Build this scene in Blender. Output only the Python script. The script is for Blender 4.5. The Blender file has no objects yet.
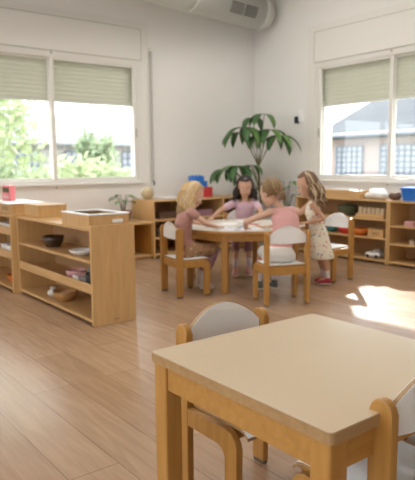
import bpy, bmesh, math, random
from mathutils import Vector, Matrix, Quaternion
random.seed(7)
PI = math.pi
SC = bpy.context.scene
COL = SC.collection
V = Vector

# ------------------------------------------------------------------ camera
H = 1.05
F, PITCH, YAW, ROLL = 585.44, 0.1273965, 0.6584139, -0.0077502
fw = V((math.sin(YAW)*math.cos(PITCH), math.cos(YAW)*math.cos(PITCH), -math.sin(PITCH)))
rt = V((math.cos(YAW), -math.sin(YAW), 0)); up = rt.cross(fw)
r2 = rt*math.cos(ROLL)+up*math.sin(ROLL); u2 = -rt*math.sin(ROLL)+up*math.cos(ROLL)
cd = bpy.data.cameras.new('camera'); cam = bpy.data.objects.new('camera', cd); COL.objects.link(cam)
cam.matrix_world = Matrix((( r2.x,u2.x,-fw.x,0),(r2.y,u2.y,-fw.y,0),(r2.z,u2.z,-fw.z,H),(0,0,0,1)))
cd.sensor_fit = 'HORIZONTAL'; cd.sensor_width = 36; cd.lens = F/415*36; cd.clip_start = .05; cd.clip_end = 300
cd.dof.use_dof = True; cd.dof.focus_distance = 1.6; cd.dof.aperture_fstop = 6.5
SC.camera = cam

# ------------------------------------------------------------------ materials
def new_mat(name):
    m = bpy.data.materials.new(name); m.use_nodes = True
    return m, m.node_tree, m.node_tree.nodes['Principled BSDF']
def mat(name, col, rough=.6, spec=.4, vary=.06, scale=14, bump=0, metal=0, sheen=0, trans=0, stretch=(1,1,1), coat=0):
    """solid colour with a gentle procedural variation"""
    m, t, p = new_mat(name); N = t.nodes; L = t.links
    tc = N.new('ShaderNodeTexCoord'); mp = N.new('ShaderNodeMapping'); mp.inputs['Scale'].default_value = stretch
    no = N.new('ShaderNodeTexNoise'); no.inputs['Scale'].default_value = scale; no.inputs['Detail'].default_value = 4
    L.new(tc.outputs['Object'], mp.inputs[0]); L.new(mp.outputs[0], no.inputs['Vector'])
    mx = N.new('ShaderNodeMix'); mx.data_type = 'RGBA'
    a = [c*(1-vary) for c in col]; b = [min(1, c*(1+vary)) for c in col]
    mx.inputs[6].default_value = (*a,1); mx.inputs[7].default_value = (*b,1)
    L.new(no.outputs['Fac'], mx.inputs[0]); L.new(mx.outputs[2], p.inputs['Base Color'])
    p.inputs['Roughness'].default_value = rough; p.inputs['Specular IOR Level'].default_value = spec
    p.inputs['Metallic'].default_value = metal; p.inputs['Coat Weight'].default_value = coat
    if sheen: p.inputs['Sheen Weight'].default_value = sheen
    if bump:
        bp = N.new('ShaderNodeBump'); bp.inputs['Strength'].default_value = bump; bp.inputs['Distance'].default_value = .004
        L.new(no.outputs['Fac'], bp.inputs['Height']); L.new(bp.outputs[0], p.inputs['Normal'])
    if trans:
        tr = N.new('ShaderNodeBsdfTranslucent'); ms = N.new('ShaderNodeMixShader'); ms.inputs[0].default_value = trans
        L.new(mx.outputs[2], tr.inputs[0]); L.new(p.outputs[0], ms.inputs[1]); L.new(tr.outputs[0], ms.inputs[2])
        L.new(ms.outputs[0], N['Material Output'].inputs[0])
    return m
def wood(name, c1, c2, rough=.42, axis='z', scale=9, spec=.4):
    m, t, p = new_mat(name); N = t.nodes; L = t.links
    tc = N.new('ShaderNodeTexCoord'); mp = N.new('ShaderNodeMapping')
    s = {'x':(.8,9,9),'y':(9,.8,9),'z':(9,9,.8)}[axis]; mp.inputs['Scale'].default_value = s
    L.new(tc.outputs['Object'], mp.inputs[0])
    no = N.new('ShaderNodeTexNoise'); no.inputs['Scale'].default_value = scale*.5; no.inputs['Detail'].default_value = 6; no.inputs['Distortion'].default_value = .6
    L.new(mp.outputs[0], no.inputs['Vector'])
    cr = N.new('ShaderNodeValToRGB'); cr.color_ramp.elements[0].position = .3; cr.color_ramp.elements[1].position = .72
    cr.color_ramp.elements[0].color = (*c2,1); cr.color_ramp.elements[1].color = (*c1,1)
    L.new(no.outputs['Fac'], cr.inputs[0]); L.new(cr.outputs[0], p.inputs['Base Color'])
    p.inputs['Roughness'].default_value = rough; p.inputs['Specular IOR Level'].default_value = spec
    return m
def dots(name, base, c1, c2, scale=30, thr=.28, rough=.8):
    """cloth printed with small coloured motifs"""
    m, t, p = new_mat(name); N = t.nodes; L = t.links
    tc = N.new('ShaderNodeTexCoord'); vo = N.new('ShaderNodeTexVoronoi'); vo.inputs['Scale'].default_value = scale
    L.new(tc.outputs['Object'], vo.inputs['Vector'])
    lt = N.new('ShaderNodeMath'); lt.operation = 'LESS_THAN'; lt.inputs[1].default_value = thr; L.new(vo.outputs['Distance'], lt.inputs[0])
    sp = N.new('ShaderNodeSeparateColor'); L.new(vo.outputs['Color'], sp.inputs[0])
    cr = N.new('ShaderNodeMix'); cr.data_type = 'RGBA'; cr.inputs[6].default_value = (*c1,1); cr.inputs[7].default_value = (*c2,1)
    g = N.new('ShaderNodeMath'); g.operation = 'GREATER_THAN'; g.inputs[1].default_value = .6; L.new(sp.outputs[0], g.inputs[0]); L.new(g.outputs[0], cr.inputs[0])
    mx = N.new('ShaderNodeMix'); mx.data_type = 'RGBA'; mx.inputs[6].default_value = (*base,1)
    L.new(lt.outputs[0], mx.inputs[0]); L.new(cr.outputs[2], mx.inputs[7]); L.new(mx.outputs[2], p.inputs['Base Color'])
    p.inputs['Roughness'].default_value = rough
    return m
def floor_mat():
    m, t, p = new_mat('oak_laminate_floor'); N = t.nodes; L = t.links
    tc = N.new('ShaderNodeTexCoord'); mp = N.new('ShaderNodeMapping'); mp.inputs['Rotation'].default_value = (0,0,PI/2)
    L.new(tc.outputs['Object'], mp.inputs[0])
    br = N.new('ShaderNodeTexBrick'); br.offset = .37; br.inputs['Scale'].default_value = 1
    br.inputs['Brick Width'].default_value = 1.28; br.inputs['Row Height'].default_value = .19
    br.inputs['Mortar Size'].default_value = .0022; br.inputs['Mortar Smooth'].default_value = .3; br.inputs['Bias'].default_value = 0
    br.inputs['Color1'].default_value = (.43,.275,.165,1); br.inputs['Color2'].default_value = (.51,.34,.215,1); br.inputs['Mortar'].default_value = (.30,.18,.11,1)
    L.new(mp.outputs[0], br.inputs['Vector'])
    m2 = N.new('ShaderNodeMapping'); m2.inputs['Scale'].default_value = (10,.9,1); L.new(tc.outputs['Object'], m2.inputs[0])
    no = N.new('ShaderNodeTexNoise'); no.inputs['Scale'].default_value = 3.2; no.inputs['Detail'].default_value = 7; no.inputs['Distortion'].default_value = .9
    L.new(m2.outputs[0], no.inputs['Vector'])
    cr = N.new('ShaderNodeValToRGB'); cr.color_ramp.elements[0].position = .32; cr.color_ramp.elements[1].position = .7
    cr.color_ramp.elements[0].color = (.76,.73,.71,1); cr.color_ramp.elements[1].color = (1.0,1.0,1.0,1)
    L.new(no.outputs['Fac'], cr.inputs[0])
    mx = N.new('ShaderNodeMix'); mx.data_type = 'RGBA'; mx.blend_type = 'MULTIPLY'; mx.inputs[0].default_value = .85
    L.new(br.outputs['Color'], mx.inputs[6]); L.new(cr.outputs[0], mx.inputs[7]); L.new(mx.outputs[2], p.inputs['Base Color'])
    mr = N.new('ShaderNodeMapRange'); mr.inputs[3].default_value = .20; mr.inputs[4].default_value = .30
    L.new(no.outputs['Fac'], mr.inputs[0]); L.new(mr.outputs[0], p.inputs['Roughness'])
    p.inputs['Specular IOR Level'].default_value = .7
    return m
def brick_mat(name, c1, c2, mort, w, h, ms, rough=.9):
    m, t, p = new_mat(name); N = t.nodes; L = t.links
    tc = N.new('ShaderNodeTexCoord'); sx = N.new('ShaderNodeSeparateXYZ'); cb = N.new('ShaderNodeCombineXYZ'); ad = N.new('ShaderNodeMath')
    L.new(tc.outputs['Object'], sx.inputs[0]); L.new(sx.outputs[0], ad.inputs[0]); L.new(sx.outputs[1], ad.inputs[1])
    L.new(ad.outputs[0], cb.inputs[0]); L.new(sx.outputs[2], cb.inputs[1])
    br = N.new('ShaderNodeTexBrick'); br.inputs['Scale'].default_value = 1; br.inputs['Brick Width'].default_value = w; br.inputs['Row Height'].default_value = h
    br.inputs['Mortar Size'].default_value = ms; br.inputs['Color1'].default_value = (*c1,1); br.inputs['Color2'].default_value = (*c2,1); br.inputs['Mortar'].default_value = (*mort,1)
    L.new(cb.outputs[0], br.inputs['Vector']); L.new(br.outputs[0], p.inputs['Base Color']); p.inputs['Roughness'].default_value = rough; p.inputs['Specular IOR Level'].default_value = .08
    return m
def glass_mat():
    m, t, p = new_mat('window_glass'); N = t.nodes; L = t.links
    tr = N.new('ShaderNodeBsdfTransparent'); tr.inputs[0].default_value = (.96,.98,.97,1)
    gl = N.new('ShaderNodeBsdfGlossy'); gl.inputs['Roughness'].default_value = .02
    ms = N.new('ShaderNodeMixShader'); ms.inputs[0].default_value = .05; L.new(tr.outputs[0], ms.inputs[1]); L.new(gl.outputs[0], ms.inputs[2])
    L.new(ms.outputs[0], N['Material Output'].inputs[0]); return m

M = dict(
 wall = mat('white_wall_paint', (.81,.795,.76), .9, .2, .015, 5),
 ceil = mat('ceiling_paint', (.80,.79,.75), .9, .2, .01, 5),
 frame = mat('white_aluminium', (.78,.76,.71), .45, .4, .01, 6),
 shutter = mat('shutter_slat', (.70,.68,.60), .6, .3, .03, 9, trans=.25),
 groove = mat('panel_groove', (.42,.41,.36), .8, .2, .03),
 glass = glass_mat(),
 floor = floor_mat(),
 birch = wood('birch_plywood', (.66,.42,.19), (.57,.345,.14), .42, 'z'),
 birch_y = wood('birch_shelf_board', (.66,.42,.19), (.55,.33,.135), .42, 'y'),
 beech = wood('beech_chair_wood', (.53,.28,.075), (.44,.215,.05), .38, 'z'),
 beech_h = wood('beech_rail_wood', (.53,.28,.075), (.44,.215,.05), .38, 'x'),
 edge = wood('plywood_edge', (.46,.29,.13), (.38,.225,.10), .45, 'x', 10),
 lam = mat('beige_laminate', (.66,.51,.33), .26, .5, .02, 7, coat=.35),
 whitelam = mat('white_laminate', (.87,.87,.86), .35, .5, .01, 7),
 tabwhite = mat('pale_laminate', (.70,.64,.55), .35, .5, .02, 7),
 dark = mat('dark_plastic', (.03,.03,.035), .5, .4, .1),
 glide = mat('grey_glide', (.16,.12,.09), .6, .3, .1),
 mark = mat('grey_print', (.30,.19,.09), .7, .2, .05),
 metal = mat('galvanised_duct', (.54,.54,.51), .42, .5, .06, 6, metal=.35),
 grille = mat('grille_dark', (.10,.10,.09), .6, .3, .05),
 rod = mat('grey_rod', (.45,.44,.41), .4, .5, .03),
 paper = mat('white_paper', (.86,.86,.86), .8, .2, .02, 12),
 greenleaf = mat('glossy_leaf', (.085,.19,.065), .38, .5, .35, 6, trans=.25),
 greenleaf2 = mat('young_leaf', (.16,.30,.08), .4, .5, .3, 6, trans=.25),
 stem = mat('plant_stem', (.14,.12,.05), .7, .3, .2),
 terra = mat('terracotta', (.33,.10,.05), .8, .3, .12),
 soil = mat('potting_soil', (.05,.03,.02), .95, .1, .4, 60, bump=.6),
 greypot = mat('grey_ceramic', (.40,.39,.36), .5, .4, .05),
 pink = mat('pink_card', (.75,.22,.24), .6, .3, .1),
 blue = mat('blue_plastic', (.02,.17,.62), .35, .5, .05),
 red = mat('red_plastic', (.65,.03,.03), .35, .5, .05),
 orange = mat('orange_wood', (.72,.20,.03), .4, .5, .1),
 teal = mat('teal_fabric', (.07,.25,.27), .8, .2, .15),
 moss = mat('olive_cloth', (.10,.11,.06), .9, .2, .3, 25),
 cloth = mat('white_cloth', (.82,.81,.78), .85, .2, .04, 20, bump=.4, sheen=.2),
 brownfab = mat('brown_fur', (.17,.10,.07), .95, .1, .5, 45, bump=.8),
 bowl = mat('dark_brown_bowl', (.06,.03,.02), .25, .6, .2),
 wicker = mat('wicker', (.50,.27,.10), .7, .3, .4, 90, bump=.8, stretch=(1,1,3)),
 wicker2 = mat('pale_woven_cane', (.55,.45,.28), .8, .3, .3, 70, bump=.8, stretch=(1,1,3)),
 wooddark = wood('orange_wood_tray', (.62,.28,.08), (.5,.2,.05), .4, 'y'),
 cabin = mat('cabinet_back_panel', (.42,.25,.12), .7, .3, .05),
 skin = mat('skin', (.68,.43,.31), .5, .35, .04, 20),
 skin2 = mat('skin_tan', (.57,.33,.22), .5, .35, .04, 20),
 lip = mat('lips', (.50,.15,.12), .5, .4, .03),
 eyew = mat('eye_white', (.75,.73,.70), .3, .5, .01),
 iris = mat('iris_brown', (.05,.03,.02), .2, .6, .05),
 blond = mat('blonde_hair', (.60,.40,.17), .45, .5, .35, 60),
 midbrown = mat('honey_hair_strands', (.34,.22,.10), .4, .5, .3, 60),
 palehighlight = mat('pale_highlight_strands', (.72,.58,.38), .35, .6, .2, 60),  # pale strands, light on the hair put into their colour
 brown = mat('brown_hair', (.17,.09,.04), .42, .5, .35, 60),
 ltbrown = mat('light_brown_hair', (.22,.135,.06), .45, .5, .35, 60),
 black = mat('dark_hair', (.035,.02,.015), .4, .5, .35, 60),
 rosetop = mat('dusty_rose_cotton', (.45,.24,.20), .9, .2, .08, 30, sheen=.2),
 floral = dots('brown_floral_skirt', (.36,.21,.11), (.62,.42,.26), (.22,.08,.05), 38, .34),
 legging = mat('mauve_legging', (.36,.20,.24), .9, .2, .08, 30),
 pinktop = mat('pink_ribbed_cotton', (.74,.40,.38), .9, .2, .05, 60, stretch=(8,1,1), sheen=.2),
 whiteskirt = mat('white_cotton', (.80,.79,.74), .9, .2, .04, 30, bump=.3),
 lilac = mat('lilac_cotton', (.64,.44,.52), .9, .2, .06, 30, sheen=.2),
 lilac2 = mat('violet_cotton', (.42,.30,.62), .9, .2, .06, 30, sheen=.2),
 cherry = dots('cherry_print_cotton', (.80,.75,.62), (.60,.05,.05), (.08,.10,.16), 34, .27),
 redshoe = mat('red_shoe', (.38,.03,.04), .5, .5, .1),
 pinkshoe = mat('pink_shoe', (.68,.30,.40), .5, .5, .1),
 tanshoe = mat('white_trainer', (.62,.56,.50), .6, .4, .1),
 greyshoe = mat('grey_green_shoe', (.12,.14,.12), .6, .4, .1),
 sock = mat('pale_sock', (.75,.68,.70), .9, .2, .05),
 # outdoors
 ground = mat('pale_ground', (.42,.40,.34), .95, .1, .15, 2),
 roof = brick_mat('blue_grey_roof_tiles', (.075,.085,.105), (.095,.105,.125), (.055,.062,.075), .5, .18, .02),
 roof2 = brick_mat('pale_roof_tiles', (.30,.32,.34), (.36,.38,.39), (.22,.24,.25), .5, .18, .02),
 render = mat('pink_render', (.40,.33,.32), .9, .2, .05, 2),
 brick = brick_mat('block_wall', (.42,.40,.40), (.42,.42,.42), (.55,.54,.52), .6, .3, .05),
 cream = mat('cream_render', (.80,.74,.60), .9, .2, .03, 3),
 winlight = mat('facade_glazing', (.45,.49,.56), .3, .5, .05),
 bars = mat('facade_bars', (.24,.27,.33), .6, .3, .05),
 leafout = mat('pale_green_leaves', (.48,.55,.34), .7, .2, .35, 3, trans=.35),
 leafout2 = mat('mid_green_leaves', (.36,.44,.28), .7, .2, .35, 3, trans=.35),
 bark = mat('bark', (.22,.17,.12), .9, .1, .3, 20),
)
def paper_draw():
    m, t, p = new_mat('paper_with_drawing'); N = t.nodes; L = t.links
    tc = N.new('ShaderNodeTexCoord'); no = N.new('ShaderNodeTexNoise'); no.inputs['Scale'].default_value = 9; no.inputs['Detail'].default_value = 3
    L.new(tc.outputs['Object'], no.inputs['Vector'])
    cr = N.new('ShaderNodeValToRGB'); e = cr.color_ramp.elements
    e[0].position = .36; e[0].color = (.35,.42,.70,1); e[1].position = .47; e[1].color = (.86,.86,.88,1)
    q = e.new(.64); q.color = (.86,.86,.88,1); q = e.new(.70); q.color = (.75,.45,.60,1)
    L.new(no.outputs['Fac'], cr.inputs[0]); L.new(cr.outputs[0], p.inputs['Base Color']); p.inputs['Roughness'].default_value = .6
    return m
M['drawing'] = paper_draw()
m_, t_, p_ = new_mat('fill_panel_glow'); p_.inputs['Emission Color'].default_value = (1,.98,.95,1); p_.inputs['Emission Strength'].default_value = 5.0  # glow of the panels added to light the room
M['lamp'] = m_

# ------------------------------------------------------------------ geometry helpers
class MB:
    def __init__(s): s.bm = bmesh.new()
    def box(s, x0,x1,y0,y1,z0,z1, bev=0, seg=2, rot=None):
        r = bmesh.ops.create_cube(s.bm, size=1)['verts']
        for v in r:
            v.co = V((x0+(v.co.x+.5)*(x1-x0), y0+(v.co.y+.5)*(y1-y0), z0+(v.co.z+.5)*(z1-z0)))
        if bev:
            es = list({e for v in r for e in v.link_edges})
            r = list(set(bmesh.ops.bevel(s.bm, geom=es, offset=bev, segments=seg, affect='EDGES', profile=.5)['verts']) | {v for v in r if v.is_valid})
        if rot:
            c, ax, an = rot; q = Matrix.Rotation(an, 3, ax); c = V(c)
            for v in r: v.co = c+q@(v.co-c)
        return s
    def loft(s, rings, n=16, cap=True):
        """rings: (centre, a, b, dir_a, dir_b)"""
        L = []
        for c,a,b,da,db in rings:
            L.append([s.bm.verts.new(V(c)+V(da)*a*math.cos(2*PI*k/n)+V(db)*b*math.sin(2*PI*k/n)) for k in range(n)])
        for i in range(len(L)-1):
            for k in range(n): s.bm.faces.new((L[i][k],L[i][(k+1)%n],L[i+1][(k+1)%n],L[i+1][k]))
        if cap:
            s.bm.faces.new(L[0][::-1]); s.bm.faces.new(L[-1])
        return s
    def limb(s, pts, rad, n=10, rnd=True):
        pts = [V(p) for p in pts]
        d0 = (pts[1]-pts[0]).normalized(); a = d0.orthogonal().normalized()
        R = []
        def ring(c, r, d):
            nonlocal a
            a = (a-d*a.dot(d)).normalized(); b = d.cross(a); R.append((c, r, r, a.copy(), b))
        if rnd:
            for t in (80,55,28): ring(pts[0]-d0*rad[0]*math.sin(math.radians(t)), rad[0]*math.cos(math.radians(t)), d0)
        for i,p in enumerate(pts):
            if i == 0: d = d0
            elif i == len(pts)-1: d = (pts[i]-pts[i-1]).normalized()
            else: d = ((pts[i]-pts[i-1]).normalized()+(pts[i+1]-pts[i]).normalized()).normalized()
            ring(p, rad[i], d)
        if rnd:
            for t in (28,55,80): ring(pts[-1]+d*rad[-1]*math.sin(math.radians(t)), rad[-1]*math.cos(math.radians(t)), d)
        return s.loft(R, n)
    def cyl(s, c, r, z0, z1, n=24, r2=None):
        X,Y = V((1,0,0)),V((0,1,0)); r2 = r if r2 is None else r2
        return s.loft([((c[0],c[1],z0),r,r,X,Y),((c[0],c[1],z1),r2,r2,X,Y)], n)
    def lathe(s, prof, c=(0,0,0), n=24):
        X,Y = V((1,0,0)),V((0,1,0))
        return s.loft([((c[0],c[1],c[2]+z),r,r,X,Y) for r,z in prof], n)
    def ell(s, c, r, R=None, n=16):
        vs = bmesh.ops.create_uvsphere(s.bm, u_segments=n, v_segments=max(8,n*2//3), radius=1)['verts']
        c = V(c); r = V(r)
        for v in vs:
            p = V((v.co.x*r.x, v.co.y*r.y, v.co.z*r.z)); v.co = c+(R@p if R else p)
        return s
    def prism(s, poly, axis, t0, t1, bev=0):
        """poly in the plane normal to axis, extruded from t0 to t1"""
        f = {'x': lambda u,w,t: (t,u,w), 'y': lambda u,w,t: (u,t,w), 'z': lambda u,w,t: (u,w,t)}[axis]
        A = [s.bm.verts.new(f(u,w,t0)) for u,w in poly]; B = [s.bm.verts.new(f(u,w,t1)) for u,w in poly]
        n = len(poly); fa = s.bm.faces.new(A); fb = s.bm.faces.new(B[::-1])
        for k in range(n): s.bm.faces.new((A[k],B[k],B[(k+1)%n],A[(k+1)%n]))
        if bev:
            es = list(set(fa.edges)|set(fb.edges))
            bmesh.ops.bevel(s.bm, geom=es, offset=bev, segments=2, affect='EDGES', profile=.5)
        return s
    def build(s, name, m, parent=None, smooth=False, loc=None, voxel=0, smit=2):
        bmesh.ops.recalc_face_normals(s.bm, faces=s.bm.faces[:])
        me = bpy.data.meshes.new(name); s.bm.to_mesh(me); s.bm.free()
        o = bpy.data.objects.new(name, me); COL.objects.link(o)
        if voxel:
            md = o.modifiers.new('r','REMESH'); md.mode = 'VOXEL'; md.voxel_size = voxel
            if smit: sm = o.modifiers.new('s','SMOOTH'); sm.iterations = smit; sm.factor = .5
            dg = bpy.context.evaluated_depsgraph_get(); dg.update()
            ne = bpy.data.meshes.new_from_object(o.evaluated_get(dg)); o.modifiers.clear(); o.data = ne; me = ne; smooth = True
        if m: me.materials.clear(); me.materials.append(M[m] if isinstance(m,str) else m)
        if smooth:
            for p in me.polygons: p.use_smooth = True
        if parent: o.parent = parent
        if loc: o.location = loc
        return o
def tag(o, label=None, cat=None, group=None, kind=None):
    if label: o['label'] = label
    if cat: o['category'] = cat
    if group: o['group'] = group
    if kind: o['kind'] = kind
    return o
def thing(name, label, cat, loc=(0,0,0), rz=0, group=None):
    o = bpy.data.objects.new(name, None); COL.objects.link(o); o.empty_display_size = .05
    o.location = loc; o.rotation_euler = (0,0,rz)
    return tag(o, label, cat, group)
def struct(o): o['kind'] = 'structure'; return o
def sempty(name, loc=(0,0,0)):
    o = bpy.data.objects.new(name, None); COL.objects.link(o); o.location = loc; o.empty_display_size = .05
    return struct(o)
def copy_tree(o, parent=None):
    c = o.copy(); COL.objects.link(c); c.parent = parent
    for ch in list(o.children): copy_tree(ch, c)
    return c
def rrect(x0,x1,y0,y1,r,n=5):
    out = []
    for cx,cy,a0 in ((x1-r,y1-r,0),(x0+r,y1-r,90),(x0+r,y0+r,180),(x1-r,y0+r,270)):
        for k in range(n+1):
            a = math.radians(a0+90*k/n); out.append((cx+r*math.cos(a), cy+r*math.sin(a)))
    return out

# ------------------------------------------------------------------ room shell
XW, YW, ZC = 5.5, 6.05, 3.3
TH = .22
struct(MB().box(-2.6,XW+TH,-2.6,YW+TH,-.1,0).build('floor','floor'))
struct(MB().box(-2.6,XW+TH,-2.6,YW+TH,ZC,ZC+.15).build('ceiling','ceil'))
w = MB()   # left wall with window hole x 1.56..3.66, z .87..2.21
WX0,WX1,WZ0,WZ1 = 1.56,3.685,.865,2.225
w.box(-2.6,WX0,YW,YW+TH,0,ZC); w.box(WX1,XW+TH,YW,YW+TH,0,ZC); w.box(WX0,WX1,YW,YW+TH,0,WZ0); w.box(WX0,WX1,YW,YW+TH,WZ1,ZC)
struct(w.build('wall_left','wall'))
VY0,VY1 = 2.86,4.935
w = MB()
w.box(XW,XW+TH,VY1,YW,0,ZC); w.box(XW,XW+TH,-2.6,VY0,0,ZC); w.box(XW,XW+TH,VY0,VY1,0,WZ0); w.box(XW,XW+TH,VY0,VY1,WZ1,ZC)
struct(w.build('wall_right','wall'))
struct(MB().box(-2.6-TH,XW+TH,-2.6-TH,-2.6,0,ZC).build('wall_rear','wall'))
struct(MB().box(-2.6,XW-.013,YW-.012,YW-.0005,.0005,.075,.003).build('baseboard_left','frame'))
struct(MB().box(XW-.012,XW-.0005,-2.6,YW-.001,.0005,.075,.003).build('baseboard_right','frame'))

def shutter_bm(a0,a1,z0,z1,c,axis):
    """slatted roller shutter: a wavy curtain with thickness"""
    n = int(round((z1-z0)/.048)); prof = []
    for i in range(n):
        za = z0+(z1-z0)*i/n; h = (z1-z0)/n
        for t,d in ((.0,0),(.08,.006),(.5,.011),(.92,.006)): prof.append((c-d, za+h*t))
    prof.append((c, z1)); prof += [(c+.008, z1),(c+.008, z0)]
    b = MB()
    if axis == 'x': b.prism([(p[0],p[1]) for p in prof],'x',a0,a1)
    else: b.prism([(p[0],p[1]) for p in prof],'y',a0,a1)
    return b
# window 1 in the left wall : runs along x at y = YW
def window(num, axis, a0, a1, mids, base, sgn):
    """axis 'x': frame runs along x, wall inner face at y=base, outdoors +y.  axis 'y': along y, outdoors +x"""
    w = sempty('window_%d'%num)
    def bx(b, p0,p1,d0,d1,z0,z1,bev=.003):
        if axis == 'x': return b.box(p0,p1,base+d0,base+d1,z0,z1,bev)
        return b.box(base+d0,base+d1,p0,p1,z0,z1,bev)
    f = MB()   # outer frame in the hole
    bx(f,a0,a0+.03,.0,.09,WZ0,WZ1); bx(f,a1-.03,a1,.0,.09,WZ0,WZ1)
    bx(f,a0+.0295,a1-.0295,.0,.09,WZ0,WZ0+.03); bx(f,a0+.0295,a1-.0295,.0,.09,WZ1-.03,WZ1)
    f.build('window_frame','frame',w)
    edges = [a0+.031]+mids+[a1-.031]
    for i in range(len(edges)-1):
        p0,p1 = edges[i],edges[i+1]; d = .008 if i%2 else .045
        lo = p0-.02 if i else p0; hi = p1+.02 if i < len(edges)-2 else p1
        s = MB(); st = .045
        bx(s,lo,lo+st,d,d+.032,WZ0+.031,WZ1-.031); bx(s,hi-st,hi,d,d+.032,WZ0+.031,WZ1-.031)
        bx(s,lo+st-.0005,hi-st+.0005,d,d+.032,WZ0+.031,WZ0+.058); bx(s,lo+st-.0005,hi-st+.0005,d,d+.032,WZ1-.050,WZ1-.031)
        so = s.build('window_sash','frame',w)
        g = MB(); bx(g,lo+st,hi-st,d+.012,d+.018,WZ0+.059,WZ1-.051,0); g.build('window_pane','glass',so)
        h = MB(); hp = hi-.02 if i else lo+.02
        bx(h,hp-.009,hp+.009,d-.012,d+.001,1.38,1.48,.004); h.build('sash_latch','rod' ,so)
    sh = shutter_bm(a0+.03,a1-.03,1.765,WZ1+.0,base+.108,axis); sh.build('roller_shutter','shutter',w)
    r = MB(); bx(r,a0+.01,a0+.04,.10,.15,WZ0,WZ1); bx(r,a1-.04,a1-.01,.10,.15,WZ0,WZ1); bx(r,a0+.04,a1-.04,.095,.12,1.742,1.765); r.build('shutter_rail','frame',w)
    b = MB(); bx(b,a0-.05,a1+.02,-.020,-.0075,2.265,2.615,.0); b.build('shutter_box_cover','frame',w)
    gl = MB(); q = .004
    
    for (p0,p1,z0_,z1_) in ((a0-.05-q,a1+.02+q,2.615,2.615+q*1.5),(a0-.05-q,a1+.02+q,2.265-q,2.265),(a0-.05-q,a0-.05,2.265,2.615),(a1+.02,a1+.02+q*1.5,2.265,2.615)): bx(gl,p0,p1,-.021,-.0075,z0_,z1_,0)
    gl.build('shutter_box_groove_line','groove',w)  # raised dark strips stand in for the shaded groove round the cover
    t = MB(); bx(t,a0-.14,a0-.004,-.007,-.0012,.80,2.70,.002); bx(t,a1+.004,a1+.135,-.007,-.0012,.80,2.70,.002)
    bx(t,a0-.004,a1+.004,-.007,-.0012,2.212,2.70,.002); bx(t,a0-.004,a1+.004,-.007,-.0012,.80,.868,.002); t.build('window_surround','frame',w)
    s = MB(); bx(s,a0-.02,a1+.02,-.035,.0,WZ0-.028,WZ0-.001,.005); s.build('window_sill','frame',w)
    bolt = MB()
    for p in mids:
        for z in (WZ0-.045, 2.24):
            c = V((p,base-.012,z)) if axis=='x' else V((base-.012,p,z)); bolt.ell(c,(.011,.011,.011),n=10)
    bolt.build('fixing_screw','rod',w,True)
    return w
window(1,'x',WX0,WX1,[2.61],YW,1)
window(2,'y',VY0,VY1,[3.875],XW,1)

# roller shutter rod on the left wall
t = thing('shutter_crank_rod','thin grey shutter crank rod hanging beside the left window','rod',(3.835,YW-.03,.82))
MB().limb([(0,0,.04),(0,0,1.58)],[.011,.011],10).build('rod','rod',t,True)
MB().box(-.014,.014,-.012,.0295,1.56,1.60,.004).build('bracket','frame',t)
MB().limb([(0,0,.05),(0,-.02,.03),(0,-.02,.0)],[.010,.010,.010],10).build('handle','dark',t,True)

# sensor on the right wall
t = thing('wall_sensor','small white wall box with a black unit on its left, beside the right window','sensor',(XW,5.17,1.56))
MB().box(-.03,-.0005,-.045,.03,.02,.17,.006).build('housing','whitelam',t)
MB().box(-.045,-.0005,.034,.085,.0,.085,.006).build('sensor_head','dark',t)

# side wall behind the camera's left with a broad unglazed opening added to let in light
w = MB(); w.box(-2.6-TH,-2.6,-2.6,YW+TH,0,.85); w.box(-2.6-TH,-2.6,-2.6,YW+TH,2.3,ZC); w.box(-2.6-TH,-2.6,-2.6,-1.8,.85,2.3); w.box(-2.6-TH,-2.6,5.2,YW+TH,.85,2.3)
struct(w.build('wall_side','wall'))
# glowing panels added under the ceiling, out of view, to brighten the room
for k,(x,y) in enumerate(((3.9,4.3),(1.6,4.3),(3.9,1.9),(1.4,2.0))):
    t = thing('added_fill_panel','flat white fill light panel added under the ceiling, out of view, to brighten the room','lamp',(x,y,ZC-.0601),0,'added fill light panels')
    MB().box(-.32,.32,-.62,.62,.02,.06,.004).build('housing','frame',t); MB().box(-.29,.29,-.59,.59,.012,.0197).build('fill_panel_face','lamp',t)

# ------------------------------------------------------------------ ventilation duct
dax = V((1,.155,0)).normalized(); dn = V((-.155,1,0)).normalized(); Z = V((0,0,1))
t = thing('ventilation_duct','round galvanised ventilation duct hung under the ceiling above the left wall','duct',(5.30,5.70,2.955))
def dr(s, r): return (dax*s, r, r, dn, Z)
MB().loft([dr(-4.2,.205),dr(-.10,.205)],40).build('duct_tube','metal',t,True)
MB().loft([dr(-.12,.213),dr(-.07,.213),dr(.0,.21),dr(.045,.19),dr(.075,.14),dr(.09,.05)],40).build('end_cap','metal',t,True)
for s in (-1.3,-2.5):
    MB().loft([dr(s-.02,.212),dr(s+.02,.212)],40).build('seam_band','metal',t,True)
for s in (-.8,-2.2,-3.4):
    p = dax*s; MB().limb([p+Z*.2,p+Z*(ZC-2.955)-Z*.002],[.006,.006],8,False).build('hanger','rod',t)
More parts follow.
